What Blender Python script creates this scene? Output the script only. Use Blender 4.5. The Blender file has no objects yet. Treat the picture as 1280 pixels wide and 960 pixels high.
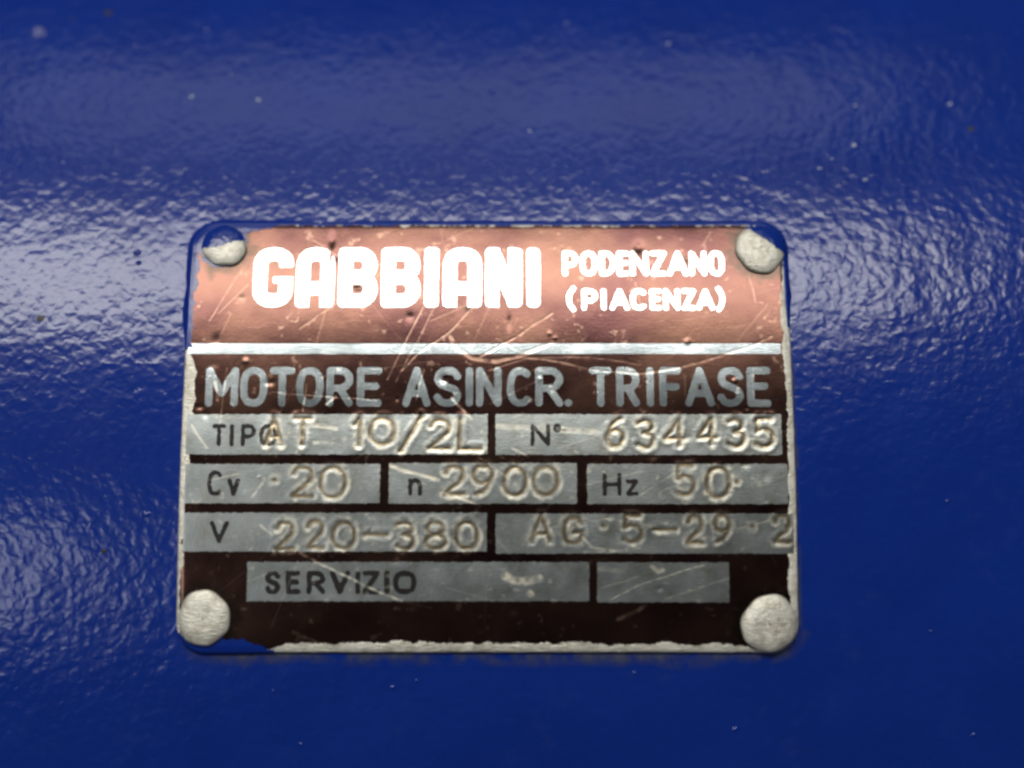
# Close-up of a riveted motor nameplate on a glossy blue painted casing.
import bpy, math, random
import numpy as np

scene = bpy.context.scene
MM = 0.001
R = 220.0            # casing radius, mm
T = 0.9              # plate thickness, mm
ALPHA = math.radians(25)     # how far above the horizontal the casing faces the viewer
AXIS_Z = 0.30        # height of the casing's axis, m

def surf(u, v, h):
    """millimetres along the casing / up its arc / out from it -> world metres (arrays or floats)"""
    a = ALPHA + v / R
    r = R + h
    return np.stack([u * MM + 0 * a, -r * np.cos(a) * MM, r * np.sin(a) * MM + AXIS_Z + 0 * u], -1)

# ------------------------------------------------------------------ camera
N0 = np.array([0, -math.cos(ALPHA), math.sin(ALPHA)])
U0 = np.array([0, math.sin(ALPHA), math.cos(ALPHA)])
AX = np.array([0, 0, AXIS_Z])
cam_pos = AX + N0 * (R + 257) * MM + U0 * 50 * MM + np.array([3.9 * MM, 0, 0])
cd = bpy.data.cameras.new('camera')
cam = bpy.data.objects.new('camera', cd)
scene.collection.objects.link(cam)
cam.location = cam_pos
cam.rotation_euler = (math.pi / 2 - ALPHA, 0, 0)
cd.sensor_width = 36
cd.lens = 1900 / 1280 * 36
cd.clip_start = 0.01
cd.clip_end = 20
cd.dof.use_dof = True
cd.dof.focus_distance = 0.262
cd.dof.aperture_fstop = 3.8
scene.camera = cam

# ------------------------------------------------------------------ room light
world = bpy.data.worlds.new('World')
scene.world = world
world.use_nodes = True
bg = world.node_tree.nodes['Background']
bg.inputs['Color'].default_value = (0.93, 0.97, 1.0, 1)
bg.inputs['Strength'].default_value = 0.06

MID = AX + N0 * R * MM + U0 * 60 * MM
def lamp(name, elev, az, dist, sx, sy, radiance, col=(1, 1, 1)):
    """area lamp seen from the plate at elev degrees above the facing direction, az degrees to the right"""
    e, z = math.radians(elev), math.radians(az)
    d = (N0 * math.cos(e) + U0 * math.sin(e)) * math.cos(z) + np.array([math.sin(z), 0, 0])
    L = bpy.data.lights.new(name, 'AREA')
    L.shape = 'RECTANGLE'; L.size = sx; L.size_y = sy
    L.energy = radiance * sx * sy * math.pi; L.color = col
    o = bpy.data.objects.new(name, L)
    scene.collection.objects.link(o)
    o.location = MID + d * dist
    from mathutils import Vector
    # keep the lamp's long side parallel to the casing
    dz = Vector((N0 * math.cos(e) + U0 * math.sin(e)))
    o.rotation_euler = dz.to_track_quat('Z', 'Y').to_euler()
    return o
lamp('ceiling_lamp', 41.0, -12, 1.5, 1.50, 0.31, 10.8, (1, 0.975, 0.915))
lamp('ceiling_panel', 67, -4, 1.6, 1.1, 0.40, 1.15, (.93, 0.96, 1))
lamp('side_lamp', 0, -27, 1.2, 0.26, 0.24, 4.8, (0.95, 0.97, 1))

vs = scene.view_settings
vs.view_transform = 'Standard'; vs.look = 'None'; vs.exposure = 0; vs.gamma = 1; vs.use_curve_mapping = False
scene.cycles.use_denoising = True
scene.cycles.max_bounces = 6
scene.cycles.pixel_filter_type = 'BLACKMAN_HARRIS'
scene.cycles.filter_width = 2.7      # the phone lens is a little soft

# ------------------------------------------------------------------ measured layout (mm on the plate)
GLYPHS=[
  ('fat', 'G', -41.64, -34.26, 64.05, 75.21),
  ('fat', 'A', -34.12, -27.16, 64.05, 75.21),
  ('fat', 'B', -26.67, -19.57, 64.05, 75.21),
  ('fat', 'B', -19.15, -12.05, 64.05, 75.21),
  ('fat', 'I', -11.63, -8.82, 64.05, 75.21),
  ('fat', 'A', -8.33, -1.3, 64.05, 75.21),
  ('fat', 'N', -0.88, 5.8, 64.05, 75.21),
  ('fat', 'I', 6.36, 8.96, 64.05, 75.21),
  ('small', 'P', 12.78, 15.53, 69.87, 74.6),
  ('small', 'O', 15.88, 18.92, 69.87, 74.6),
  ('small', 'D', 19.27, 22.16, 69.87, 74.6),
  ('small', 'E', 22.37, 24.56, 69.87, 74.6),
  ('small', 'N', 24.7, 27.94, 69.87, 74.6),
  ('small', 'Z', 28.22, 31.11, 69.87, 74.6),
  ('small', 'A', 31.25, 34.92, 69.87, 74.6),
  ('small', 'N', 35.13, 38.16, 69.87, 74.6),
  ('small', 'O', 38.44, 41.33, 69.87, 74.6),
  ('small', '(', 13.41, 15.09, 63.17, 67.91),
  ('small', 'P', 16.07, 18.87, 63.46, 67.47),
  ('small', 'I', 19.43, 20.41, 63.46, 67.47),
  ('small', 'A', 20.97, 24.46, 63.46, 67.47),
  ('small', 'C', 24.6, 27.54, 63.46, 67.47),
  ('small', 'E', 27.96, 30.06, 63.46, 67.47),
  ('small', 'N', 30.34, 33.28, 63.46, 67.47),
  ('small', 'Z', 33.56, 36.08, 63.46, 67.47),
  ('small', 'A', 36.08, 39.36, 63.46, 67.47),
  ('small', ')', 39.58, 41.12, 63.17, 67.91),
  ('title', 'M', -48.86, -43.21, 46.24, 53.2),
  ('title', 'O', -42.93, -38.18, 46.24, 53.2),
  ('title', 'T', -37.84, -33.5, 46.24, 53.2),
  ('title', 'O', -33.29, -28.54, 46.24, 53.2),
  ('title', 'R', -28.06, -23.44, 46.24, 53.2),
  ('title', 'E', -22.82, -18.48, 46.24, 53.2),
  ('title', 'A', -14.97, -10.08, 46.24, 53.2),
  ('title', 'S', -9.67, -4.71, 46.24, 53.2),
  ('title', 'I', -4.09, -2.92, 46.24, 53.2),
  ('title', 'N', -2.3, 2.11, 46.24, 53.2),
  ('title', 'C', 3.0, 7.48, 46.24, 53.2),
  ('title', 'R', 7.89, 12.72, 46.24, 53.2),
  ('title', '.', 12.9, 14.28, 46.24, 47.56),
  ('title', 'T', 17.19, 21.12, 46.24, 53.2),
  ('title', 'R', 21.81, 25.87, 46.24, 53.2),
  ('title', 'I', 27.04, 28.35, 46.24, 53.2),
  ('title', 'F', 29.24, 33.1, 46.24, 53.2),
  ('title', 'A', 33.65, 38.75, 46.24, 53.2),
  ('title', 'S', 39.16, 43.85, 46.24, 53.2),
  ('title', 'E', 44.33, 48.46, 46.24, 53.2),
  ('ink', 'T', -47.41, -45.02, 39.39, 43.25),
  ('ink', 'I', -44.4, -43.72, 39.39, 43.25),
  ('ink', 'P', -42.49, -39.89, 39.39, 43.25),
  ('ink', 'O', -39.34, -36.19, 39.39, 43.25),
  ('ink', 'N', 7.05, 10.47, 39.39, 43.25),
  ('ink', 'o', 10.88, 12.39, 41.73, 43.39),
  ('ink', 'C', -47.96, -45.23, 30.94, 35.29),
  ('ink', 'v', -44.53, -42.36, 30.94, 33.93),
  ('ink', 'n', -13.79, -11.34, 30.94, 33.93),
  ('ink', 'H', 19.28, 22.54, 30.94, 34.88),
  ('ink', 'z', 23.22, 25.4, 30.94, 33.79),
  ('ink', 'V', -47.33, -44.08, 23.0, 26.76),
  ('inkb', 'S', -37.85, -35.15, 14.44, 18.45),
  ('inkb', 'E', -34.34, -31.77, 14.44, 18.45),
  ('inkb', 'R', -30.82, -27.58, 14.44, 18.45),
  ('inkb', 'V', -26.91, -23.39, 14.44, 18.45),
  ('inkb', 'I', -22.65, -21.84, 14.44, 18.45),
  ('inkb', 'Z', -21.37, -18.39, 14.44, 18.45),
  ('inkb', 'I', -17.72, -16.91, 14.44, 18.45),
  ('inkb', 'O', -16.23, -12.18, 14.44, 18.45),
  ('stamp', 'A', -38.54, -35.25, 39.25, 44.5),
  ('stamp', 'T', -33.61, -30.46, 39.25, 44.5),
  ('stamp', '1', -23.34, -21.42, 39.25, 44.5),
  ('stamp', '0', -20.74, -15.95, 39.25, 44.5),
  ('stamp', '/', -15.53, -11.29, 38.16, 44.92),
  ('stamp', '2', -10.47, -6.37, 38.84, 44.5),
  ('stamp', 'L', -5.27, -1.03, 38.43, 44.22),
  ('stamp', '6', 19.91, 23.34, 38.98, 44.5),
  ('stamp', '3', 24.98, 28.4, 38.98, 44.22),
  ('stamp', '4', 29.77, 33.47, 39.25, 44.36),
  ('stamp', '4', 35.25, 38.94, 39.25, 44.36),
  ('stamp', '3', 40.44, 43.73, 38.98, 44.36),
  ('stamp', '5', 45.37, 48.93, 38.84, 44.36),
  ('stamp', '.', -37.08, -35.99, 32.98, 33.93),
  ('stamp', '2', -33.67, -29.59, 30.67, 36.24),
  ('stamp', '0', -28.9, -24.0, 30.4, 36.24),
  ('stamp', '2', -7.67, -3.72, 30.81, 36.24),
  ('stamp', '9', -2.91, 1.04, 30.67, 36.24),
  ('stamp', '0', 2.27, 6.76, 30.67, 36.11),
  ('stamp', '0', 7.3, 12.2, 30.67, 36.11),
  ('stamp', '5', 31.54, 35.08, 30.67, 36.38),
  ('stamp', '0', 36.57, 41.2, 30.4, 36.11),
  ('stamp', '.', 41.74, 42.83, 32.98, 33.93),
  ('stamp', '2', -36.48, -32.82, 21.79, 26.9),
  ('stamp', '2', -31.19, -27.81, 21.79, 26.9),
  ('stamp', '0', -26.72, -22.25, 21.79, 26.9),
  ('stamp', '-', -21.17, -16.7, 23.4, 25.28),
  ('stamp', '3', -16.02, -12.5, 21.79, 26.9),
  ('stamp', '8', -10.87, -6.94, 21.79, 26.9),
  ('stamp', '0', -5.99, -1.66, 21.79, 26.9),
  ('stamp', 'A', 6.88, 10.81, 23.0, 28.11),
  ('stamp', 'G', 12.44, 16.24, 22.73, 27.84),
  ('stamp', '.', 18.68, 19.9, 25.15, 26.36),
  ('stamp', '5', 22.61, 26.27, 22.73, 27.84),
  ('stamp', '-', 27.62, 31.96, 24.47, 26.22),
  ('stamp', '2', 33.18, 36.43, 22.73, 27.84),
  ('stamp', '9', 38.06, 41.31, 22.73, 27.84),
  ('stamp', '.', 44.03, 45.25, 25.01, 26.22),
  ('stamp', '2', 48.09, 51.34, 22.73, 27.84)]
FIELDS=[
  ('type', -51.8, -0.27, 38.02, 44.92),
  ('number', 1.09, 50.02, 37.95, 44.92),
  ('power', -51.76, -18.56, 29.73, 36.38),
  ('speed', -17.06, 14.92, 29.66, 36.52),
  ('frequency', 16.69, 50.85, 29.59, 36.38),
  ('voltage', -51.8, -0.37, 21.59, 28.11),
  ('code', 1.12, 51.6, 21.26, 27.97),
  ('service', -40.82, 16.94, 13.3, 19.85),
  ('blank', 18.29, 40.58, 13.1, 19.78)]
RULE_LINE=(-52.51, 50.47, 55.56, 57.42)
RIVETS=[
  (-46.91, 75.37, 3.8069999999999995),
  (47.67, 74.75, 4.3004999999999995),
  (-47.98, 10.56, 4.488),
  (47.2, 9.63, 4.7250000000000005)]
SCRATCHES=[
  (0.3, 0.7, [(-17.61, 51.08), (-15.89, 55.06), (-14.16, 58.79), (-11.33, 64.35)]),
  (0.25, 0.6, [(-16.09, 50.8), (-14.36, 54.48), (-12.21, 58.51), (-9.38, 64.64)]),
  (0.4, 0.7, [(-15.02, 52.78), (-12.44, 55.63), (-7.08, 59.37), (-1.7, 65.53)]),
  (0.35, 0.5, [(-32.97, 60.25), (-25.49, 65.83), (-18.62, 70.62)]),
  (0.8, 0.8, [(-6.8, 58.79), (-5.52, 56.49), (-3.02, 54.77), (1.13, 54.2), (5.28, 55.34), (10.84, 57.64)]),
  (0.4, 0.7, [(-1.64, 55.06), (3.9, 58.22), (10.88, 62.88)]),
  (0.35, 0.7, [(0.02, 55.91), (5.29, 59.08), (8.36, 61.41)]),
  (0.5, 0.55, [(0.03, 54.48), (5.28, 55.2), (12.2, 54.2), (17.71, 52.64), (25.98, 52.07), (32.91, 53.06), (39.89, 55.2), (45.5, 57.06), (49.05, 58.79)]),
  (0.4, 0.4, [(0.03, 52.78), (6.67, 54.91), (16.36, 55.06), (26.02, 53.77)]),
  (0.5, 0.8, [(-6.41, 47.84), (-4.89, 46.17), (-2.96, 44.08)]),
  (0.7, 0.95, [(-16.83, 36.11), (-12.45, 34.74), (-8.63, 33.66)]),
  (0.6, 0.9, [(-7.93, 31.62), (-4.25, 30.4), (-1.53, 29.32)]),
  (0.3, 0.6, [(-1.97, 37.75), (3.9, 33.66)]),
  (0.4, 0.7, [(-38.95, 26.22), (-37.71, 25.15), (-36.48, 24.21)]),
  (0.5, 1, [(-32.1, 21.52), (-29.24, 19.92), (-25.84, 18.31), (-21.77, 16.31), (-18.38, 14.84), (-14.73, 13.37)]),
  (0.2, 0.5, [(-14.73, 13.37), (-9.6, 12.17)]),
  (0.28, 0.7, [(20.51, 13.5), (24.16, 15.5), (28.22, 16.97), (32.29, 18.31), (36.36, 19.38)]),
  (0.25, 0.45, [(29.82, 13.77), (34.97, 15.37), (40.52, 17.24)]),
  (0.22, 0.4, [(19.03, 15.5), (25.53, 17.51)]),
  (1.2, 0.55, [(1.3, 42.97), (6.64, 42.7), (12.12, 42.28), (18.41, 42.01)]),
  (0.9, 0.6, [(-30.63, 43.25), (-28.43, 42.97), (-26.23, 42.56)]),
  (0.7, 0.5, [(-30.01, 40.22), (-26.86, 39.94)]),
  (1.7, 1.0, [(2.82, 17.64), (3.9, 16.97), (5.93, 16.71), (8.36, 17.11)]),
  (1.3, 1.0, [(6.74, 14.7), (7.01, 14.44)]),
  (0.8, 0.7, [(21.71, 10.3), (23.06, 10.83), (24.82, 11.63), (26.31, 12.57)]),
  (0.4, 0.5, [(16.08, 21.52), (22.17, 21.79), (25.56, 22.19)]),
  (0.5, 0.6, [(15.82, 23.94), (17.44, 22.33), (21.5, 21.79)]),
  (0.9, 0.6, [(27.43, 19.11), (28.5, 18.31), (29.32, 18.58)]),
  (1.0, 0.3, [(18.77, 18.85), (20.8, 18.58), (22.56, 18.31)]),
  (0.3, 0.5, [(-45.42, 53.06), (-46.12, 43.25)]),
  (0.3, 0.6, [(-31.52, 50.23), (-32.71, 39.12), (-33.23, 37.75)]),
  (0.25, 0.5, [(-12.6, 47.42), (-11.29, 52.78)]),
  (0.5, 0.7, [(-27.98, 46.73), (-26.36, 48.12)]),
  (0.3, 0.45, [(-37.39, 48.83), (-19.47, 47.42)]),
  (0.3, 0.4, [(43.68, 78.33), (45.42, 70.62), (46.53, 64.64)]),
  (0.25, 0.4, [(-31.55, 76.76), (-24.3, 72.14)]),
  (0.4, 0.6, [(3.9, 39.12), (6.63, 37.75)]),
  (0.3, 0.4, [(-48.77, 61.7), (-43.95, 70.62)]),
  (0.3, 0.4, [(25.65, 30.94), (32.53, 35.7)]),
  (0.25, 0.35, [(9.32, 25.55), (20.18, 27.16), (31.01, 25.28)]),
  (0.3, 0.5, [(39.82, 25.01), (43.9, 25.82), (47.58, 26.9)]),
  (0.7, 0.5, [(-33.05, 8.16), (-28.46, 6.15)]),
  (0.4, 0.5, [(-31.16, 7.36), (-28.19, 5.75)]),
  (0.25, 0.5, [(-47.56, 33.66), (-42.69, 34.74)]),
  (0.4, 0.6, [(-50.91, 43.25), (-48.29, 39.12)]),
  (0.5, 0.5, [(-40.28, 30.94), (-38.31, 33.66)]),
  (0.6, 0.5, [(-46.69, 47.42), (-47.43, 51.64)])]
SPECKS=[
  ('w', -55.78, 107.72, 0.45),
  ('w', -43.25, 106.97, 0.5),
  ('w', 33.67, 120.82, 0.39),
  ('w', 7.12, 99.91, 0.39),
  ('w', 67.67, 105.68, 0.39),
  ('w', 66.47, 96.75, 0.49),
  ('w', 85.17, 106.05, 0.42),
  ('w', 62.13, 93.83, 0.36),
  ('w', 67.81, 89.45, 0.48),
  ('w', 59.78, 91.8, 0.42),
  ('w', 14.33, 126.08, 0.28),
  ('w', -54.65, 124.38, 0.28),
  ('w', -67.56, 120.21, 0.25),
  ('w', -48.81, 112.84, 0.22),
  ('w', -55.29, 91.63, 0.28),
  ('w', 49.22, 117.77, 0.21),
  ('w', -16.32, -1.35, 0.42),
  ('w', -12.27, -0.14, 0.28),
  ('w', -31.86, -10.95, 0.35),
  ('w', 24.66, 1.07, 0.35),
  ('w', 41.67, -8.5, 0.42),
  ('w', 78.23, 30.13, 0.35),
  ('w', 74.84, 8.16, 0.31),
  ('w', -36.54, -1.89, 0.28),
  ('w', 82.01, -9.45, 0.42),
  ('w', -58.4, 27.84, 0.56),
  ('d', -74.15, 129.13, 0.7),
  ('d', -81.0, 127.6, 0.35),
  ('d', -78.5, 62.29, 0.7),
  ('d', -65.4, 21.66, 0.42),
  ('d', 88.4, 100.44, 0.56),
  ('b', -62.57, 74.75, 0.84),
  ('b', -62.13, 72.75, 0.63)]
BLISTER=(-86.69, 123.95)

U_MIN, U_MAX, V_MIN, V_MAX, CORNER = -52.75, 52.25, 4.7, 80.3, 4.8

# ------------------------------------------------------------------ numeric helpers
rng = np.random.default_rng(7)
def make_noise(seed, n=64):
    t = np.random.default_rng(seed).uniform(-1, 1, (n, n))
    def f(x, y):
        x = np.asarray(x, float); y = np.asarray(y, float)
        xi = np.floor(x).astype(int); yi = np.floor(y).astype(int)
        fx = x - xi; fy = y - yi
        fx = fx * fx * (3 - 2 * fx); fy = fy * fy * (3 - 2 * fy)
        g = lambda a, b: t[a % n, b % n]
        return ((g(xi, yi) * (1 - fx) + g(xi + 1, yi) * fx) * (1 - fy) +
                (g(xi, yi + 1) * (1 - fx) + g(xi + 1, yi + 1) * fx) * fy)
    return f
nzA, nzB, nzC, nzD = (make_noise(s) for s in (1, 2, 3, 4))
def fbm(f, x, y, o=3):
    s = 0; a = 1.0
    for k in range(o):
        s = s + a * f(x * 2 ** k + 11.3 * k, y * 2 ** k - 7.7 * k); a *= 0.55
    return s
def sstep(a, b, x):
    t = np.clip((x - a) / (b - a), 0, 1)
    return t * t * (3 - 2 * t)
def seg_dist(px, py, strokes):
    d = np.full(px.shape, 1e9)
    for st in strokes:
        for (ax, ay), (bx, by) in zip(st[:-1], st[1:]):
            ex, ey = bx - ax, by - ay
            l2 = ex * ex + ey * ey + 1e-12
            t = np.clip(((px - ax) * ex + (py - ay) * ey) / l2, 0, 1)
            d = np.minimum(d, np.hypot(px - ax - t * ex, py - ay - t * ey))
    return d
def rbox(px, py, u0, u1, v0, v1, r):
    qx = np.abs(px - (u0 + u1) / 2) - (u1 - u0) / 2 + r
    qy = np.abs(py - (v0 + v1) / 2) - (v1 - v0) / 2 + r
    return np.minimum(np.maximum(qx, qy), 0) + np.hypot(np.maximum(qx, 0), np.maximum(qy, 0)) - r

# ------------------------------------------------------------------ stroke alphabet (unit boxes)
def cat(*p, closed=False, n=6):
    p = [np.array(q, float) for q in p]
    if closed: P = [p[-1]] + p + [p[0], p[1]]
    else: P = [2 * p[0] - p[1]] + p + [2 * p[-1] - p[-2]]
    out = []
    for i in range(1, len(P) - 2):
        a, b, c, d = P[i - 1:i + 3]
        for k in range(n):
            t = k / n
            out.append(tuple(0.5 * (2 * b + (c - a) * t + (2 * a - 5 * b + 4 * c - d) * t * t + (3 * b - a - 3 * c + d) * t ** 3)))
    out.append(tuple(P[-2]))
    return out
def oval(cx, cy, rx, ry, e=2.3, a0=0, a1=360, n=26):
    o = []
    for k in range(n + 1):
        a = math.radians(a0 + (a1 - a0) * k / n); c, s = math.cos(a), math.sin(a)
        o.append((cx + rx * math.copysign(abs(c) ** (2 / e), c), cy + ry * math.copysign(abs(s) ** (2 / e), s)))
    return o
def bowl(y0, y1, x0=0, x1=1, f=.5):
    m = (y0 + y1) / 2; r = (y1 - y0) / 2; c = x1 - (x1 - x0) * f
    return [(x0, y1)] + oval(c, m, x1 - c, r, 2, 90, -90, 14) + [(x0, y0)]
ESS = cat((.97, .82), (.8, .96), (.5, 1), (.2, .95), (.05, .77), (.16, .6), (.5, .5), (.84, .4), (.97, .23), (.8, .05), (.5, 0), (.2, .04), (.02, .18))
STROKES = {
 'A': [[(0, 0), (.5, 1), (1, 0)], [(.17, .3), (.83, .3)]],
 'B': [[(0, 0), (0, 1)], bowl(.5, 1, 0, .92), bowl(0, .5)],
 'C': [oval(.52, .5, .52, .5, 2.4, 48, 312)],
 'D': [[(0, 0), (0, 1)], bowl(0, 1, 0, 1, .7)],
 'E': [[(1, 1), (0, 1), (0, 0), (1, 0)], [(0, .52), (.85, .52)]],
 'F': [[(1, 1), (0, 1), (0, 0)], [(0, .5), (.85, .5)]],
 'G': [cat((.98, .78), (.8, .96), (.5, 1), (.14, .88), (0, .5), (.14, .12), (.5, 0), (.82, .06), (1, .2)) + [(1, .42), (.55, .42)]],
 'H': [[(0, 0), (0, 1)], [(1, 0), (1, 1)], [(0, .5), (1, .5)]],
 'I': [[(.5, 0), (.5, 1)]],
 'L': [[(0, 1), (0, 0), (1, 0)]],
 'M': [[(0, 0), (0, 1), (.5, .3), (1, 1), (1, 0)]],
 'N': [[(0, 0), (0, 1), (1, 0), (1, 1)]],
 'O': [oval(.5, .5, .5, .5, 2.5)],
 'P': [[(0, 0), (0, 1)], bowl(.42, 1)],
 'R': [[(0, 0), (0, 1)], bowl(.46, 1), [(.5, .46), (1, 0)]],
 'S': [ESS],
 'T': [[(0, 1), (1, 1)], [(.5, 0), (.5, 1)]],
 'V': [[(0, 1), (.5, 0), (1, 1)]],
 'Z': [[(0, 1), (1, 1), (0, 0), (1, 0)]],
 'v': [[(0, 1), (.5, 0), (1, 1)]],
 'n': [[(0, 0), (0, 1)], cat((0, .72), (.3, .98), (.7, .98), (1, .7)) + [(1, 0)]],
 'z': [[(0, 1), (1, 1), (0, 0), (1, 0)]],
 'o': [oval(.5, .5, .5, .5, 2)],
 '(': [cat((1, 1), (.2, .75), (0, .5), (.2, .25), (1, 0))],
 ')': [cat((0, 1), (.8, .75), (1, .5), (.8, .25), (0, 0))],
 '.': [[(.49, .5), (.51, .5)]],
 '-': [[(0, .5), (1, .5)]],
 '/': [[(0, 0), (1, 1)]],
 '0': [oval(.5, .5, .5, .5, 2.1)],
 '1': [[(.2, .78), (.75, 1), (.75, 0)]],
 '2': [cat((.03, .78), (.2, .96), (.5, 1), (.85, .92), (.95, .7), (.8, .48), (.4, .25), (0, 0)) + [(1, 0)]],
 '3': [cat((.05, .93), (.45, 1), (.85, .9), (.85, .65), (.4, .55)), cat((.4, .55), (.9, .45), (1, .22), (.75, .02), (.4, 0), (.03, .1))],
 '4': [[(.75, 0), (.75, 1), (0, .28), (1, .28)]],
 '5': [[(.9, 1), (.12, 1), (.08, .56)] , cat((.08, .56), (.5, .64), (.92, .5), (1, .28), (.8, .05), (.45, 0), (.03, .08))],
 '6': [cat((.85, .98), (.45, .85), (.1, .5), (.02, .28), (.2, .04), (.5, 0), (.85, .06), (1, .28), (.85, .52), (.5, .58), (.18, .5), (.03, .32))],
 '8': [oval(.5, .76, .4, .24, 2), oval(.5, .26, .5, .26, 2)],
 '9': [[(1 - x, 1 - y) for x, y in cat((.85, .98), (.45, .85), (.1, .5), (.02, .28), (.2, .04), (.5, 0), (.85, .06), (1, .28), (.85, .52), (.5, .58), (.18, .5), (.03, .32))]],
}
FAT = {  # heavy rounded capitals of the header
 'G': [oval(.5, .76, .5, .24, 2.4, 0, 180, 12) + oval(.5, .24, .5, .24, 2.4, 180, 360, 12) + [(1, .76)]],
 'A': [[(0, -.4), (0, .72)] + oval(.5, .72, .5, .28, 2.6, 180, 0, 12) + [(1, .72), (1, -.4)], [(0, .26), (1, .26)]],
 'B': [[(0, -.1), (0, 1.1)], bowl(.51, 1, 0, .96, .4), bowl(0, .49, 0, 1, .4)],
 'I': [[(.5, -.4), (.5, 1.4)]],
 'N': [[(0, -.4), (0, 1.4)], [(-.06, 1.15), (1.06, -.15)], [(1, -.4), (1, 1.4)]],
}
THICK = {'fat': 2.42, 'small': .88, 'title': 1.28, 'ink': .76, 'inkb': .94, 'stamp': .75}
def placed(style, ch, u0, u1, v0, v1, jit=0):
    """strokes of one character laid into its box"""
    t = THICK[style]
    if ch == '.' : t = min(u1 - u0, v1 - v0)
    src = FAT[ch] if style == 'fat' else STROKES[ch]
    w = max(u1 - u0 - t, .02); h = max(v1 - v0 - t, .02)
    return [[(u0 + t / 2 + x * w, v0 + t / 2 + y * h) for x, y in s] for s in src], t

# ------------------------------------------------------------------ the plate's relief and wear, with glow painted around the stamps, sampled on one lattice
S = 0.14
NU = int((U_MAX - U_MIN + 2) / S); NV = int((V_MAX - V_MIN + 2) / S)
GU = U_MIN - 1 + np.arange(NU) * S; GV = V_MIN - 1 + np.arange(NV) * S
PU, PV = np.meshgrid(GU, GV, indexing='ij')
H = T + .035 * fbm(nzA, PU / 17, PV / 13, 2) + .006 * fbm(nzB, PU / 3.2, PV / 3.2, 2)
WEAR_GLOW = np.zeros_like(H)
def window(u0, u1, v0, v1, pad):
    i0 = max(int((u0 - pad - GU[0]) / S), 0); i1 = min(int((u1 + pad - GU[0]) / S) + 2, NU)
    j0 = max(int((v0 - pad - GV[0]) / S), 0); j1 = min(int((v1 + pad - GV[0]) / S) + 2, NV)
    return slice(i0, i1), slice(j0, j1)
srng = random.Random(5)
STAMPS = []
for gl in GLYPHS:
    if gl[0] != 'stamp': continue
    u0, u1, v0, v1 = gl[2:]
    ju, jv = srng.uniform(-.15, .15), srng.uniform(-.15, .15)
    st, t = placed('stamp', gl[1], u0 + ju, u1 + ju, v0 + jv, v1 + jv)
    w = window(u0, u1, v0, v1, 2.5)
    d = seg_dist(PU[w], PV[w], st)
    dep = (srng.uniform(.085, .12) if v0 > 37 else srng.uniform(.045, .08)) * np.clip(.85 + .5 * nzC(PU[w] / .9, PV[w] / .9), .55, 1.4)
    H[w] += -dep * np.exp(-(d / .40) ** 2) + .38 * dep * np.exp(-((d - .95) / .42) ** 2)
    WEAR_GLOW[w] = np.maximum(WEAR_GLOW[w], np.exp(-((d - .72) / .34) ** 2) * np.clip(.38 + .5 * nzA(PU[w] / .7, PV[w] / .7), 0, .8))  # cream halo: light caught by the raised rims, painted into the colour mask
    STAMPS.append((gl, st, d, w))
for wd, inten, pts in SCRATCHES:
    P = np.array(pts); inten *= .72 if P[:, 1].min() > 50 else 1
    w = window(P[:, 0].min(), P[:, 0].max(), P[:, 1].min(), P[:, 1].max(), 1.2)
    d = seg_dist(PU[w] + .10 * nzA(PU[w] / 2.1, PV[w] / 2.1), PV[w] + .10 * nzB(PU[w] / 2.3, PV[w] / 2.3), [pts])
    m = sstep(wd * .62, wd * .2, d) * inten * np.clip(.75 + .6 * nzC(PU[w] / .8, PV[w] / .8), .1, 1)
    WEAR_GLOW[w] = np.maximum(WEAR_GLOW[w], m); H[w] -= .022 * m
# dings and fine crossing scuffs
for k in range(46):
    cu, cv = srng.uniform(-50, 50), srng.uniform(8, 77); r = srng.uniform(.25, .8)
    w = window(cu, cu, cv, cv, 3 * r + .3)
    g = np.exp(-(((PU[w] - cu) / r) ** 2 + ((PV[w] - cv) / (r * srng.uniform(.6, 1.3))) ** 2))
    H[w] -= srng.uniform(.02, .08) * g * srng.choice((1, 1, -1)); WEAR_GLOW[w] = np.maximum(WEAR_GLOW[w], g * srng.uniform(.05, .25))
for k in range(70):
    cu, cv = srng.uniform(-50, 50), srng.uniform(8, 79); a = srng.gauss(.7, .6); L = srng.uniform(1.5, 11)
    q = [(cu, cv), (cu + L * math.cos(a), cv + L * math.sin(a))]
    w = window(min(q[0][0], q[1][0]), max(q[0][0], q[1][0]), min(q[0][1], q[1][1]), max(q[0][1], q[1][1]), .5)
    m = sstep(.17, .03, seg_dist(PU[w], PV[w], [q])) * srng.uniform(.08, .28)
    WEAR_GLOW[w] = np.maximum(WEAR_GLOW[w], m); H[w] -= .006 * m
WEAR_GLOW = np.maximum(WEAR_GLOW, sstep(.85, 1.3, fbm(nzD, PU / 1.3, PV / 1.1, 3)) * .35)
for (cu, cv, ru, rv, dd) in ((-28.0, 76.6, .55, 1.4, .28), (26.3, 75.3, .8, 1.0, .25), (-27.2, 73.6, .4, 1.0, .2), (-23.3, 67.5, 1.1, .35, .15), (-17.4, 66.6, .5, .4, .15), (3.4, 61.2, .4, 1.3, .15)):
    w = window(cu, cu, cv, cv, 3.5)
    H[w] -= .45 * dd * np.exp(-((PU[w] - cu) / ru) ** 2 - ((PV[w] - cv) / rv) ** 2)
PLATE = rbox(PU, PV, U_MIN, U_MAX, V_MIN, V_MAX, CORNER)
H -= .18 * sstep(-1.6, 0, PLATE) ** 2
GRIME = np.zeros_like(H)
for cu_, cv_, r_ in RIVETS:
    q = np.hypot(PU - cu_, PV - cv_) - r_
    GRIME = np.maximum(GRIME, sstep(2.6, .1, q + .9 * fbm(nzB, PU / 1.4, PV / 1.4, 3)))
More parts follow.
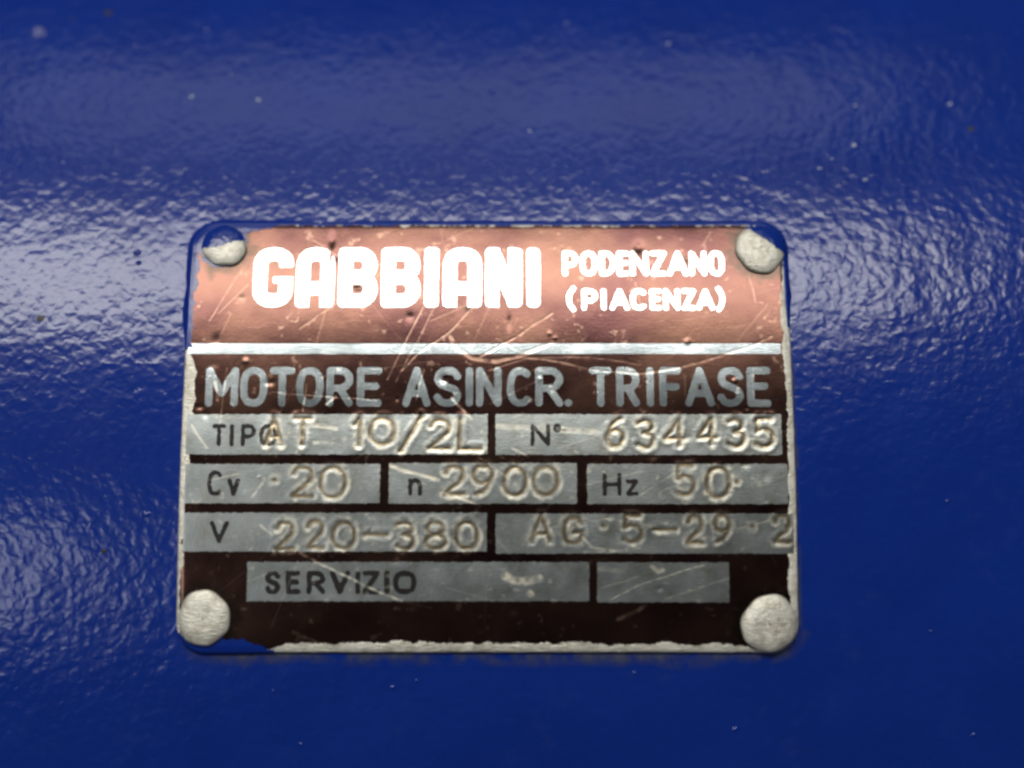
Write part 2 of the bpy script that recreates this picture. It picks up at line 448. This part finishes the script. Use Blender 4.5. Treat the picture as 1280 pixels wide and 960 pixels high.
def sample(G, u, v):
    x = np.clip((np.asarray(u) - GU[0]) / S, 0, NU - 1.001); y = np.clip((np.asarray(v) - GV[0]) / S, 0, NV - 1.001)
    i = x.astype(int); j = y.astype(int); fx = x - i; fy = y - j
    return (G[i, j] * (1 - fx) + G[i + 1, j] * fx) * (1 - fy) + (G[i, j + 1] * (1 - fx) + G[i + 1, j + 1] * fx) * fy

# ------------------------------------------------------------------ mesh helpers
def contour(sd, A, B):
    """faces covering sd<0 on a lattice (cells cut along the zero line): params (n,2), faces"""
    ni, nj = sd.shape
    ins = sd < 0
    c = ins[:-1, :-1].astype(int) + ins[1:, :-1] + ins[1:, 1:] + ins[:-1, 1:]
    full = np.argwhere(c == 4); part = np.argwhere((c > 0) & (c < 4))
    ids = -np.ones(sd.shape, int)
    quads = np.stack([full, full + (1, 0), full + (1, 1), full + (0, 1)], 1) if len(full) else np.zeros((0, 4, 2), int)
    pts = []; faces = []
    used = np.zeros(sd.shape, bool)
    if len(full):
        used[quads[..., 0].ravel(), quads[..., 1].ravel()] = True
    for i, j in part:
        for a, b in ((i, j), (i + 1, j), (i + 1, j + 1), (i, j + 1)):
            if ins[a, b]: used[a, b] = True
    w = np.argwhere(used)
    ids[w[:, 0], w[:, 1]] = np.arange(len(w))
    pts = [(A[i], B[j]) for i, j in w]
    edge = {}
    def cut(p, q):
        k = (p, q) if p < q else (q, p)
        if k not in edge:
            s0, s1 = sd[k[0]], sd[k[1]]; t = min(max(s0 / (s0 - s1), .02), .98)
            edge[k] = len(pts)
            pts.append((A[k[0][0]] + t * (A[k[1][0]] - A[k[0][0]]), B[k[0][1]] + t * (B[k[1][1]] - B[k[0][1]])))
        return edge[k]
    for i, j in part:
        cs = [(i, j), (i + 1, j), (i + 1, j + 1), (i, j + 1)]
        f = []
        for k in range(4):
            p, q = cs[k], cs[(k + 1) % 4]
            if ins[p]: f.append(int(ids[p]))
            if ins[p] != ins[q]: f.append(cut(p, q))
        if len(f) >= 3: faces.append(f)
    fq = ids[quads[..., 0], quads[..., 1]].tolist() if len(full) else []
    return np.array(pts, float).reshape(-1, 2), fq + faces

def link(name, verts, faces, mat, parent=None, origin=None, attrs=None, smooth=True, kind=None):
    me = bpy.data.meshes.new(name)
    org = np.array(origin if origin is not None else (parent['_o'] if parent is not None else (0, 0, 0)), float)
    me.from_pydata((np.asarray(verts) - org).tolist(), [], faces)
    if attrs:
        for k, a in attrs.items():
            at = me.attributes.new(k, 'FLOAT', 'POINT'); at.data.foreach_set('value', np.asarray(a, np.float32))
    me.materials.append(mat)
    if smooth: me.polygons.foreach_set('use_smooth', [True] * len(me.polygons))
    me.update()
    o = bpy.data.objects.new(name, me)
    scene.collection.objects.link(o)
    if parent is not None:
        o.parent = parent
        # children share their thing's origin
        o.location = (0, 0, 0)
        o['_o'] = parent['_o']
    else:
        o.location = org
        o['_o'] = [float(x) for x in org]
    if kind: o['kind'] = kind
    return o
def sheet(name, sd, w, lift, mat, parent, extra=None):
    """a piece of the plate's face: the region sd<0 of lattice window w, lifted a little off the relief"""
    A, B = GU[w[0]], GV[w[1]]
    p, f = contour(sd, A, B)
    h = sample(H, p[:, 0], p[:, 1]) + lift
    return link(name, surf(p[:, 0], p[:, 1], h), f, mat, parent, attrs={'wear_glow': sample(WEAR_GLOW, p[:, 0], p[:, 1]), 'grime': sample(GRIME, p[:, 0], p[:, 1])})

# ------------------------------------------------------------------ materials
def new_mat(name):
    m = bpy.data.materials.new(name); m.use_nodes = True
    nt = m.node_tree; return m, nt, nt.nodes['Principled BSDF']
def node(nt, kind, **kw):
    n = nt.nodes.new(kind)
    for k, v in kw.items():
        if k in n.inputs: n.inputs[k].default_value = v
        else: setattr(n, k, v)
    return n
def coords(nt, sc=(1, 1, 1), rot=(0, 0, 0)):
    tc = node(nt, 'ShaderNodeTexCoord'); mp = node(nt, 'ShaderNodeMapping')
    mp.inputs['Scale'].default_value = sc; mp.inputs['Rotation'].default_value = rot
    nt.links.new(tc.outputs['Object'], mp.inputs['Vector']); return mp.outputs['Vector']
def noise(nt, vec, scale, detail=2, rough=.5, dist=0):
    n = node(nt, 'ShaderNodeTexNoise'); n.inputs['Scale'].default_value = scale; n.inputs['Detail'].default_value = detail
    n.inputs['Roughness'].default_value = rough; n.inputs['Distortion'].default_value = dist
    nt.links.new(vec, n.inputs['Vector']); return n.outputs['Fac']
def ramp(nt, fac, *stops):
    r = node(nt, 'ShaderNodeValToRGB'); e = r.color_ramp.elements
    while len(e) < len(stops): e.new(.5)
    for k, (p, c) in enumerate(stops):
        e[k].position = p; e[k].color = c if len(c) == 4 else (*c, 1)
    nt.links.new(fac, r.inputs['Fac']); return r.outputs['Color']
def math_n(nt, op, a, b):
    n = node(nt, 'ShaderNodeMath', operation=op)
    for k, x in enumerate((a, b)):
        if isinstance(x, (int, float)): n.inputs[k].default_value = x
        else: nt.links.new(x, n.inputs[k])
    return n.outputs[0]
def mixc(nt, fac, a, b):
    n = node(nt, 'ShaderNodeMix', data_type='RGBA')
    if isinstance(fac, (int, float)): n.inputs[0].default_value = fac
    else: nt.links.new(fac, n.inputs[0])
    for k, x in ((6, a), (7, b)):
        if isinstance(x, tuple): n.inputs[k].default_value = (*x, 1)
        else: nt.links.new(x, n.inputs[k])
    return n.outputs[2]
def bump(nt, h, dist, strength=1, normal=None):
    b = node(nt, 'ShaderNodeBump'); b.inputs['Strength'].default_value = strength; b.inputs['Distance'].default_value = dist
    nt.links.new(h, b.inputs['Height'])
    if normal is not None: nt.links.new(normal, b.inputs['Normal'])
    return b.outputs['Normal']
def attr(nt, name):
    return node(nt, 'ShaderNodeAttribute', attribute_name=name).outputs['Fac']

PAINT = (.0025, .026, .255)
def paint_material(name, peel=1.0):
    m, nt, b = new_mat(name)
    v = coords(nt)
    big = noise(nt, v, 70, 2)
    col = mixc(nt, big, (PAINT[0] * .85, PAINT[1] * .85, PAINT[2] * .88), (PAINT[0] * 1.15, PAINT[1] * 1.2, PAINT[2] * 1.1))
    nt.links.new(col, b.inputs['Base Color'])
    rr = noise(nt, v, 45, 3, .6)
    nt.links.new(math_n(nt, 'ADD', math_n(nt, 'MULTIPLY', rr, .08), .145), b.inputs['Roughness'])
    b.inputs['IOR'].default_value = 1.5
    n1 = noise(nt, v, 640, 1.0, .45, .3)
    n2 = noise(nt, v, 300, 1, .5)
    n3 = noise(nt, v, 75, 1, .5)
    dust = ramp(nt, noise(nt, v, 120, 5, .7), (.56, (0, 0, 0)), (.85, (.05, .05, .05)))
    nt.links.new(mixc(nt, dust, col, (.22, .27, .42)), b.inputs['Base Color'])
    n = bump(nt, n1, .000108 * peel, 1)
    n = bump(nt, n2, .00010 * peel, 1, n)
    n = bump(nt, n3, .00022 * peel, 1, n)
    nt.links.new(n, b.inputs['Normal'])
    return m
M_paint = paint_material('blue_gloss_paint')

def metal_material(name, col, col2, wear_glow_col, rough, wrough, brush=1.0, fine=.00002, patch=190, grime=0.0):
    m, nt, b = new_mat(name)
    v = coords(nt); vb = coords(nt, (1, 14, 14), (0, 0, .12))
    b.inputs['Metallic'].default_value = 1
    stain = noise(nt, v, patch, 4, .6)
    c = ramp(nt, stain, (.32, col2), (.62, col))
    if grime:
        gr = ramp(nt, noise(nt, v, 330, 5, .7), (.5, (0, 0, 0)), (.75, (grime, grime, grime)))
        c = mixc(nt, gr, c, (.30, .26, .17))
    w = attr(nt, 'wear_glow')
    c = mixc(nt, w, c, wear_glow_col)
    gm = math_n(nt, 'MULTIPLY', attr(nt, 'grime'), .8)
    c = mixc(nt, gm, c, (.045, .035, .028))
    nt.links.new(c, b.inputs['Base Color'])
    br = noise(nt, vb, 500, 2)
    r = math_n(nt, 'ADD', math_n(nt, 'MULTIPLY', stain, .14), rough - .07)
    r = math_n(nt, 'ADD', r, math_n(nt, 'MULTIPLY', w, wrough - rough))
    nt.links.new(r, b.inputs['Roughness'])
    n = bump(nt, br, .000012 * brush)
    n = bump(nt, noise(nt, v, 2200, 2), fine, 1, n)
    nt.links.new(n, b.inputs['Normal'])
    return m
M_field = metal_material('bare_aluminium', (.46, .495, .49), (.36, .39, .375), (.92, .86, .70), .36, .5, grime=.5)
M_letter = metal_material('polished_aluminium', (.80, .83, .84), (.74, .77, .78), (.9, .85, .75), .25, .4, .5, .00001)
M_title = metal_material('dimmed_aluminium', (.52, .58, .60), (.44, .50, .52), (.8, .74, .62), .205, .42, .4, .000006)  # same metal as the header letters, weaker light darkened into its colour
M_stamp = metal_material('shaded_stamp_aluminium', (.44, .37, .25), (.27, .21, .13), (.7, .62, .46), .36, .42)  # darker gold puts the shade of the punched grooves into the base colour
M_enamel = metal_material('brown_enamel', (.130, .067, .050), (.066, .030, .029), (.42, .27, .20), .195, .36, .25, .000008, 60)

def ink_material():
    m, nt, b = new_mat('dark_ink')
    v = coords(nt)
    c = ramp(nt, noise(nt, v, 900, 3, .6), (.3, (.012, .009, .009)), (.75, (.03, .026, .025)))
    c = mixc(nt, attr(nt, 'wear_glow'), c, (.4, .38, .33))
    nt.links.new(c, b.inputs['Base Color'])
    b.inputs['Roughness'].default_value = .38
    b.inputs['Specular IOR Level'].default_value = .35
    return m
M_ink = ink_material()
def sanded_material(name='sanded_aluminium', rough=.5):
    m, nt, b = new_mat(name)
    v = coords(nt); vb = coords(nt, (1, 6, 6), (.3, .35, .7)); vc = coords(nt, (1, 7, 7), (0, -.4, -.55))
    st = noise(nt, v, 420, 3, .65)
    c = ramp(nt, st, (.28, (.58, .54, .44)), (.55, (.90, .87, .76)), (.8, (.96, .94, .85)))
    nt.links.new(c, b.inputs['Base Color'])
    b.inputs['Metallic'].default_value = .6
    r = math_n(nt, 'ADD', math_n(nt, 'MULTIPLY', st, .2), rough - .08)
    nt.links.new(r, b.inputs['Roughness'])
    n = bump(nt, noise(nt, vb, 600, 2, .6), .00017)
    n = bump(nt, noise(nt, vc, 650, 2, .6), .00007, 1, n)
    n = bump(nt, noise(nt, v, 900, 2), .00010, 1, n)
    nt.links.new(n, b.inputs['Normal'])
    return m
M_sand = sanded_material()
def simple(name, col, rough, metallic=0):
    m, nt, b = new_mat(name)
    v = coords(nt)
    c = mixc(nt, noise(nt, v, 2500, 2), tuple(x * .7 for x in col), tuple(min(1, x * 1.25) for x in col))
    nt.links.new(c, b.inputs['Base Color']); b.inputs['Roughness'].default_value = rough; b.inputs['Metallic'].default_value = metallic
    return m
M_dust = simple('pale_dust', (.6, .63, .68), .6)
M_chip = simple('dark_chip', (.022, .020, .014), .5)
M_smooth = paint_material('blue_paint_run', .35)

# ------------------------------------------------------------------ the casing
ca = np.linspace(-math.pi, math.pi, 361)[:-1]
cu = np.linspace(-260, 260, 27)
verts = np.concatenate([surf(np.full(360, u), ca * R, np.zeros(360)) for u in cu])
faces = [[i * 360 + j, (i + 1) * 360 + j, (i + 1) * 360 + (j + 1) % 360, i * 360 + (j + 1) % 360] for i in range(26) for j in range(360)]
casing_o = surf(np.array(0.), np.array(0.), np.array(0.))
casing = link('motor_casing', verts, faces, M_paint, origin=(0, 0, AXIS_Z), kind='structure')
casing['label'] = 'round motor casing in glossy blue orange-peel paint behind the nameplate'

def blob(name, u, v, ru, rv, hgt, mat, parent, base=0.0, rag=.25, seed=0, ang=0.0, hollow=0):
    r = random.Random(seed); n = 14; rings = 4
    rr = [1 + r.uniform(-rag, rag) for _ in range(n)]
    P = []; F = []
    for k in range(rings + 1):
        q = k / rings
        for a in range(n):
            t = 2 * math.pi * a / n
            x = math.cos(t) * ru * rr[a] * q; y = math.sin(t) * rv * rr[a] * q
            hh = base + hgt * (1 - q * q) - .01
            if hollow: hh = base + hgt * math.exp(-((q - .62) / .25) ** 2) * (1.0 if math.sin(t - .8) > 0 else .45) - .012 * (q == 1)
            P.append((u + x * math.cos(ang) - y * math.sin(ang), v + x * math.sin(ang) + y * math.cos(ang), hh))
    for k in range(rings):
        for a in range(n):
            b = (a + 1) % n
            F.append([k * n + a, (k + 1) * n + a, (k + 1) * n + b, k * n + b])
    P = np.array(P)
    return link(name, surf(P[:, 0], P[:, 1], P[:, 2]), F, mat, parent)
for k, (kind, u, v, r) in enumerate(SPECKS):
    if kind == 'w' and v < 40: blob('paint_drip', u, v, r * 1.3, r, .16, M_smooth, casing, 0, .25, k)
    elif kind == 'w': blob('dust_speck', u, v, r * .9, r * .6, .18, M_dust, casing, 0, .35, k, srng.uniform(-.6, .9))
    elif kind == 'd': blob('dark_speck', u, v, r * 1.2, r, .06, M_chip, casing, 0, .3, k)
    else: blob('paint_drip', u, v, r, r * .75, .28, M_smooth, casing, 0, .15, k)
blob('paint_blister', BLISTER[0], BLISTER[1], 1.8, 1.15, .5, M_smooth, casing, 0, .08, 3, .15, hollow=1)

# ------------------------------------------------------------------ the nameplate
org = surf(np.array(0.), np.array((V_MIN + V_MAX) / 2), np.array(0.))
plate = bpy.data.objects.new('nameplate', None)
scene.collection.objects.link(plate)
plate.location = org; plate['_o'] = [float(x) for x in org]; plate.empty_display_size = .02
plate['label'] = 'worn aluminium motor nameplate with brown enamel and stamped numbers, riveted to blue casing'
plate['category'] = 'nameplate'

# metal sheet: face + rounded side wall
k3 = 3
sub = (slice(0, NU, k3), slice(0, NV, k3))
p, f = contour(PLATE[sub] + .30, GU[::k3], GV[::k3])
d_in = rbox(p[:, 0], p[:, 1], U_MIN, U_MAX, V_MIN, V_MAX, CORNER)
top = surf(p[:, 0], p[:, 1], sample(H, p[:, 0], p[:, 1]) - .3 * sstep(-3.2, -4.6, d_in))
def outline(n=720, inset=0.0):
    w, h = (U_MAX - U_MIN) / 2, (V_MAX - V_MIN) / 2; cx, cy = (U_MAX + U_MIN) / 2, (V_MAX + V_MIN) / 2; r = CORNER
    segs = []; L = [2 * (h - r), math.pi * r / 2, 2 * (w - r), math.pi * r / 2] * 2
    tot = sum(L); out = []
    cn = [(w - r, h - r), (-(w - r), h - r), (-(w - r), -(h - r)), (w - r, -(h - r))]
    for k in range(n):
        s = tot * k / n; i = 0
        while s > L[i]: s -= L[i]; i += 1
        c = i // 2
        if i % 2 == 0:
            a = c * math.pi / 2; nx, ny = math.cos(a), math.sin(a); tx, ty = -ny, nx
            e = (L[i] / 2); b = (nx * w, ny * h); q = (b[0] + tx * (s - e), b[1] + ty * (s - e))
        else:
            a = c * math.pi / 2 + s / r; nx, ny = math.cos(a), math.sin(a); q = (cn[c][0] + r * nx, cn[c][1] + r * ny)
        out.append((cx + q[0], cy + q[1], nx, ny))
    return np.array(out)
OUT = outline()
def sweep(prof, idx=None, closed=True, jitter=0.0):
    """wall that follows the plate's outline; prof rows are (outset, height) in mm, arrays allowed"""
    O = OUT if idx is None else OUT[idx]
    n = len(O); V = []; F = []
    for o_, h_ in prof:
        u = O[:, 0] + O[:, 2] * o_; v = O[:, 1] + O[:, 3] * o_
        V.append(surf(u, v, np.zeros(n) + h_))
    m = len(prof)
    for k in range(m - 1):
        for a in range(n if closed else n - 1):
            b = (a + 1) % n
            F.append([k * n + a, k * n + b, (k + 1) * n + b, (k + 1) * n + a])
    return np.concatenate(V), F
sarc = np.arange(720)
wob = .05 * nzA(sarc / 5.0, sarc * 0 + .5) + .04 * nzB(sarc / 2.0, sarc * 0 + 3.5)
hin = sample(H, OUT[:, 0] - OUT[:, 2] * .5, OUT[:, 1] - OUT[:, 3] * .5)
wv, wf = sweep([(-.55, hin - .012), (-.28, hin - .05), (-.08 + wob * .5, T - .26), (.02 + wob, T - .45), (wob - .03, .24), (-.35, .18), (-1.4, .18)])
sheet_o = link('metal_sheet', np.concatenate([top, wv]), f + [[i + len(top) for i in q] for q in wf], M_sand, plate,
               attrs={'wear_glow': np.zeros(len(top) + len(wv))})

# brown enamel ground: inset from the edges where the sanding wore it off
nl = lambda s, a: fbm(nzC, PV / s + a, PV * 0 + a, 4)
ml = lambda s, a: fbm(nzD, PU / s + a, PU * 0 + a, 4)
left = .45 + sstep(57, 53, PV) * (1.1 + .4 * nl(2.4, 3) + .5 * nl(6, 8) + .9 * sstep(34, 42, PV)) * sstep(14, 24, PV)
left = np.maximum(left, .35)
right = np.maximum(1.35 + .28 * nl(2.2, 21) + .35 * nl(9, 4) - .5 * sstep(62, 74, PV), .35)
bottom = np.maximum(.5 + sstep(-38, -32, PU) * sstep(47, 40, PU) * (1.1 + .25 * ml(1.9, 2) + .25 * ml(7, 9)), .35)
topi = np.maximum(.75 + .25 * ml(1.7, 31), .35)
EN = np.maximum.reduce([U_MIN + left - PU, PU - (U_MAX - right), V_MIN + bottom - PV, PV - (V_MAX - topi), PLATE + .5])
EN += .12 * fbm(nzA, PU / .45, PV / .45, 2) * sstep(-1.2, -.3, EN)
ALL = (slice(0, NU), slice(0, NV))
enamel = sheet('enamel_ground', EN, ALL, .02, M_enamel, plate)

# thin bright rule under the header, and the bare data fields
w = window(RULE_LINE[0], RULE_LINE[1], RULE_LINE[2], RULE_LINE[3], .5)
sheet('rule_line', np.maximum(rbox(PU[w], PV[w], *RULE_LINE, .1), PLATE[w] + .45), w, .045, M_title, plate)
fields = []
for name, u0, u1, v0, v1 in FIELDS:
    w = window(u0, u1, v0, v1, .6)
    sd = rbox(PU[w], PV[w], u0, u1, v0, v1, .12) + .07 * fbm(nzB, PU[w] / .6, PV[w] / .6, 3)
    o = sheet('data_field', np.maximum(sd, PLATE[w] + .45), w, .045, M_field, plate)
    o['label'] = 'bare metal ' + name + ' field'
    fields.append((o, u0, u1, v0, v1))
def field_of(u, v):
    for o, u0, u1, v0, v1 in fields:
        if u0 - .3 < u < u1 + .3 and v0 - .6 < v < v1 + .8: return o
    return enamel

# printed characters
for style, ch, u0, u1, v0, v1 in GLYPHS:
    if style == 'stamp': continue
    if style == 'fat': u0, u1 = u0 + .12, u1 - (.32 if ch == 'G' else .12)
    st, t = placed(style, ch, u0, u1, v0, v1)
    w = window(u0, u1, v0, v1, .8)
    sd = seg_dist(PU[w], PV[w], st) - t / 2
    if style == 'fat':
        sd = np.maximum(sd, rbox(PU[w], PV[w], u0, u1, v0, v1, .85))
        if ch == 'G': sd = np.minimum(np.maximum(sd, -rbox(PU[w], PV[w], u0 + 3.6, u1 + 1, v0 + 5.6, v0 + 7.5, .1)), rbox(PU[w], PV[w], u0 + 3.5, u0 + 5.2, v0 + 4.5, v0 + 5.6, .1))
    sd = sd + .05 * fbm(nzA, PU[w] / .45, PV[w] / .45, 2)
    if style == 'fat': sd = np.maximum(sd, .9 - np.hypot((PU[w] + 28.1) / .38, (PV[w] - 73.4) / 1.1))
    par = enamel if style in ('fat', 'small', 'title') else field_of((u0 + u1) / 2, (v0 + v1) / 2)
    dark = style in ('ink', 'inkb')
    if dark: sd = sd + .10 * np.maximum(fbm(nzB, PU[w] / .6, PV[w] / .6, 2), 0) + .25 * sstep(.5, .9, WEAR_GLOW[w])
    nm = 'punctuation_mark' if ch in '().' else ('printed_letter' if dark else 'letter')
    sheet(nm, sd, w, .07 if dark else .05, M_ink if dark else (M_title if style == 'title' else M_letter), par)
# stamped characters: the bottom of each punched groove
for gl, st, d, w in STAMPS:
    ch = gl[1]; u0, u1, v0, v1 = gl[2:]
    t = THICK['stamp'] if ch != '.' else .9
    sd = d - t * .40 + .05 * fbm(nzC, PU[w] / .5, PV[w] / .5, 2)
    nm = 'stamped_digit' if ch.isdigit() else ('stamped_letter' if ch.isalpha() else 'stamped_mark')
    sheet(nm, sd, w, .09, M_stamp, field_of((u0 + u1) / 2, (v0 + v1) / 2))

# rivets: low hammered heads, sanded on top, two of them half under blue paint
def rivet(cu_, cv_, r0, hgt, flat, seed, paint=None, label=None):
    ns, nr = 72, 26
    phi = np.linspace(0, 2 * math.pi, ns + 1); rho = np.linspace(0.02, 1, nr)
    RR, PH = np.meshgrid(rho, phi, indexing='ij')
    rad = r0 * (1 + .035 * np.cos(2 * PH + seed) + .025 * np.cos(3 * PH + 2 * seed) + .018 * np.cos(7 * PH + seed))
    x = RR * rad * np.cos(PH); y = RR * rad * np.sin(PH)
    dome = hgt * np.sqrt(np.clip(1 - (RR * .95) ** 2, 0, 1)) + .12
    cut = flat + .10 * x / r0 * math.cos(seed * 1.7) + .10 * y / r0 * math.sin(seed * 1.7) + .03 * fbm(nzA, x / 1.0 + seed, y / .8, 2)
    hh = T + np.minimum(dome, cut + 0 * dome) - .05 * np.exp(-((dome - cut) / .12) ** 2) + .02 * fbm(nzB, x / .5 + seed, y / .5, 2)
    V = surf(cu_ + x, cv_ + y, hh).reshape(-1, 3)
    n1 = ns + 1
    F = [[i * n1 + j, (i + 1) * n1 + j, (i + 1) * n1 + j + 1, i * n1 + j + 1] for i in range(nr - 1) for j in range(ns)]
    F.append(list(range(ns))[::-1])
    # foot: from the rim down to the sheet
    xb, yb = x[-1] * .985, y[-1] * .985
    foot = surf(cu_ + xb, cv_ + yb, np.full(n1, T - .4))
    b = len(V); V = np.concatenate([V, foot])
    F += [[(nr - 1) * n1 + j, b + j, b + j + 1, (nr - 1) * n1 + j + 1] for j in range(ns)]
    o = link('rivet', V, F, M_sand, plate)
    if label: o['label'] = label
    if paint is not None:
        sd = paint(cu_ + x, cv_ + y) + .22 * fbm(nzC, x / .7, y / .7, 3)
        p, f = contour(sd, np.arange(nr, dtype=float), np.arange(n1, dtype=float))
        def bil(G):
            i = np.clip(p[:, 0].astype(int), 0, nr - 2); j = np.clip(p[:, 1].astype(int), 0, ns - 1); fx = p[:, 0] - i; fy = p[:, 1] - j
            return (G[i, j] * (1 - fx) + G[i + 1, j] * fx) * (1 - fy) + (G[i, j + 1] * (1 - fx) + G[i + 1, j + 1] * fx) * fy
        PX, PY, PHH = bil(x), bil(y), bil(hh)
        q = np.hypot(PX, PY) / r0
        link('paint_patch', surf(cu_ + PX * (1 + .03 * q), cv_ + PY * (1 + .03 * q), PHH + .05), f, M_smooth, o)
    return o
(r1, r2, r3, r4) = RIVETS
rivet(*r1, 1.4, 1.4, 1.0, lambda u, v: (r1[1] - .1 - v) + .34 * (u - r1[0]) + .25 * np.maximum(0, -(u - r1[0]) - 1), 'small cream rivet with its top half under blue paint')
rivet(*r2, 1.45, 1.42, 2.2, lambda u, v: 1.55 - ((v - r2[1]) * .72 + (u - r2[0]) * .55), 'rivet with a crescent of blue paint at its upper right')
rivet(*r3, 1.25, 1.16, 3.3, lambda u, v: 1.0 + (v - (r3[1] - r3[2])) * 2.2 - .0 * u - .3, 'round rivet sanded bright, blue paint at its lower edge')
rivet(*r4, 1.4, 1.3, 4.4, None, 'largest round rivet, sanded bright and pitted')

# blue paint left on the sheet: corners and the painted upper edge
def paint_patch(fn, u0, u1, v0, v1, lift=.07):
    w = window(u0, u1, v0, v1, 0)
    sd = fn(PU[w], PV[w])
    sd = np.maximum(sd, PLATE[w] + .25)
    sheet('paint_patch', sd, w, lift, M_smooth, plate)
def tl(u, v):
    a = np.minimum((u - (-49.9)) + .0 * v, 0) * 0 + np.maximum(u - (-51.75 + .5 * sstep(62, 74, v)), 57 - v)          # strip down the left edge
    b = (77.0 - v) + .22 * (u + 47) + .7 * sstep(-45, -36, u)                                                     # top left corner
    c = np.hypot(u - r1[0] + .4, v - r1[1] - .6) - r1[2] - .7 + 4 * sstep(r1[0] + 1.2, r1[0] + 3.5, u) * sstep(r1[1] + 1, r1[1] - 1, v)
    return np.minimum(np.minimum(a, b), c) + .38 * fbm(nzD, u / .9, v / .9, 4)
paint_patch(tl, -53, -33, 56, 80.6)
def tr(u, v):
    b = (79.35 - v) + 1.1 * sstep(49, 41, u)
    c = np.hypot(u - r2[0] - .2, v - r2[1] - .3) - r2[2] - .3 + 5 * sstep(.6, -1.4, (u - r2[0]) * .6 + (v - r2[1]))
    return np.minimum(b, c) + .3 * fbm(nzD, u / .8, v / .8, 4)
paint_patch(tr, 38, 52.3, 72, 80.6)
def bl(u, v):
    b = (v - (7.1 - .07 * (u + 47))) + .35 * np.maximum(u + 41, 0)
    return b + .3 * fbm(nzD, u / .9, v / .9, 4)
paint_patch(bl, -53, -35, 4, 9)
def thin_top(u, v): return 79.62 - v + .25 * fbm(nzD, u / 1.5, v / 1.5, 4)
paint_patch(thin_top, -34, 39, 78, 80.6)

# paint skin that bridges the side wall to the casing along the top, upper left and upper right
ang = np.arctan2(OUT[:, 1] - 42.5, OUT[:, 0])
def skirt(sel, wide, seed):
    idx = np.where(sel)[0]
    # make the run contiguous across the wrap
    br = np.where(np.diff(idx) > 1)[0]
    if len(br): idx = np.concatenate([idx[br[0] + 1:], idx[:br[0] + 1]])
    n = len(idx); t = np.arange(n)
    fade = sstep(0, 14, t) * sstep(n - 1, n - 15, t)
    wv_ = 1 + .25 * nzA(t / 6.0, t * 0 + seed) + .15 * nzB(t / 2.2, t * 0 + seed)
    hin_ = sample(H, OUT[idx, 0] - OUT[idx, 2] * .5, OUT[idx, 1] - OUT[idx, 3] * .5)
    o = wide * wv_ * fade
    V, F = sweep([(-.45 - .2 * fade, hin_ + .0 + .05 * fade), (-.2, hin_ - .01 + .08 * fade), (.05 + .12 * fade, T - .28), (.12 + .25 * o, T - .55), (.15 + .6 * o, .14), (.2 + 1.3 * o, -.015)], idx, False)
    link('paint_skin', V, F, M_smooth, plate)
skirt((OUT[:, 1] > 56) & (OUT[:, 0] < -30), .55, 1.5)
skirt((OUT[:, 1] > 60) & (OUT[:, 0] > -30.3), .38, 6.5)
skirt((OUT[:, 1] < 8) & (OUT[:, 0] < -36), .35, 9.5)

# scuffed paint on the casing along the sanded lower and right edges of the plate
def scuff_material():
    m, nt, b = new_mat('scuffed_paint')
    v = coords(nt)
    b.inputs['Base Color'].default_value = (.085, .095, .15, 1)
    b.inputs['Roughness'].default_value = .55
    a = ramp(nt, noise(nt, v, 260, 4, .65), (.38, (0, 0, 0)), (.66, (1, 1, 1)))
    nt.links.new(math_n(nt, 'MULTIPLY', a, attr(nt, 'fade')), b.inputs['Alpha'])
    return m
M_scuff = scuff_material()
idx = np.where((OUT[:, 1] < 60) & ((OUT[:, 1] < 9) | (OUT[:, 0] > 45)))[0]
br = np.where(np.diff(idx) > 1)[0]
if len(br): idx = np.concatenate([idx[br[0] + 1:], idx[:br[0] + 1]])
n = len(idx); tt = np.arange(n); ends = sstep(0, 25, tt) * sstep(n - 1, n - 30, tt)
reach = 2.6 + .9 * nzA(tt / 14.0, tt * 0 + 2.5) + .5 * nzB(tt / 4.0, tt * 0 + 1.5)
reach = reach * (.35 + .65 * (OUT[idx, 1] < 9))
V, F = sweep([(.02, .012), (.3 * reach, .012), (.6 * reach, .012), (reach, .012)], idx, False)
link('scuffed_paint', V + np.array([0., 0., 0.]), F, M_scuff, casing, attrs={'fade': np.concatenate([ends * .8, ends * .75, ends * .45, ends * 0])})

for o in scene.objects:
    if '_o' in o: del o['_o']
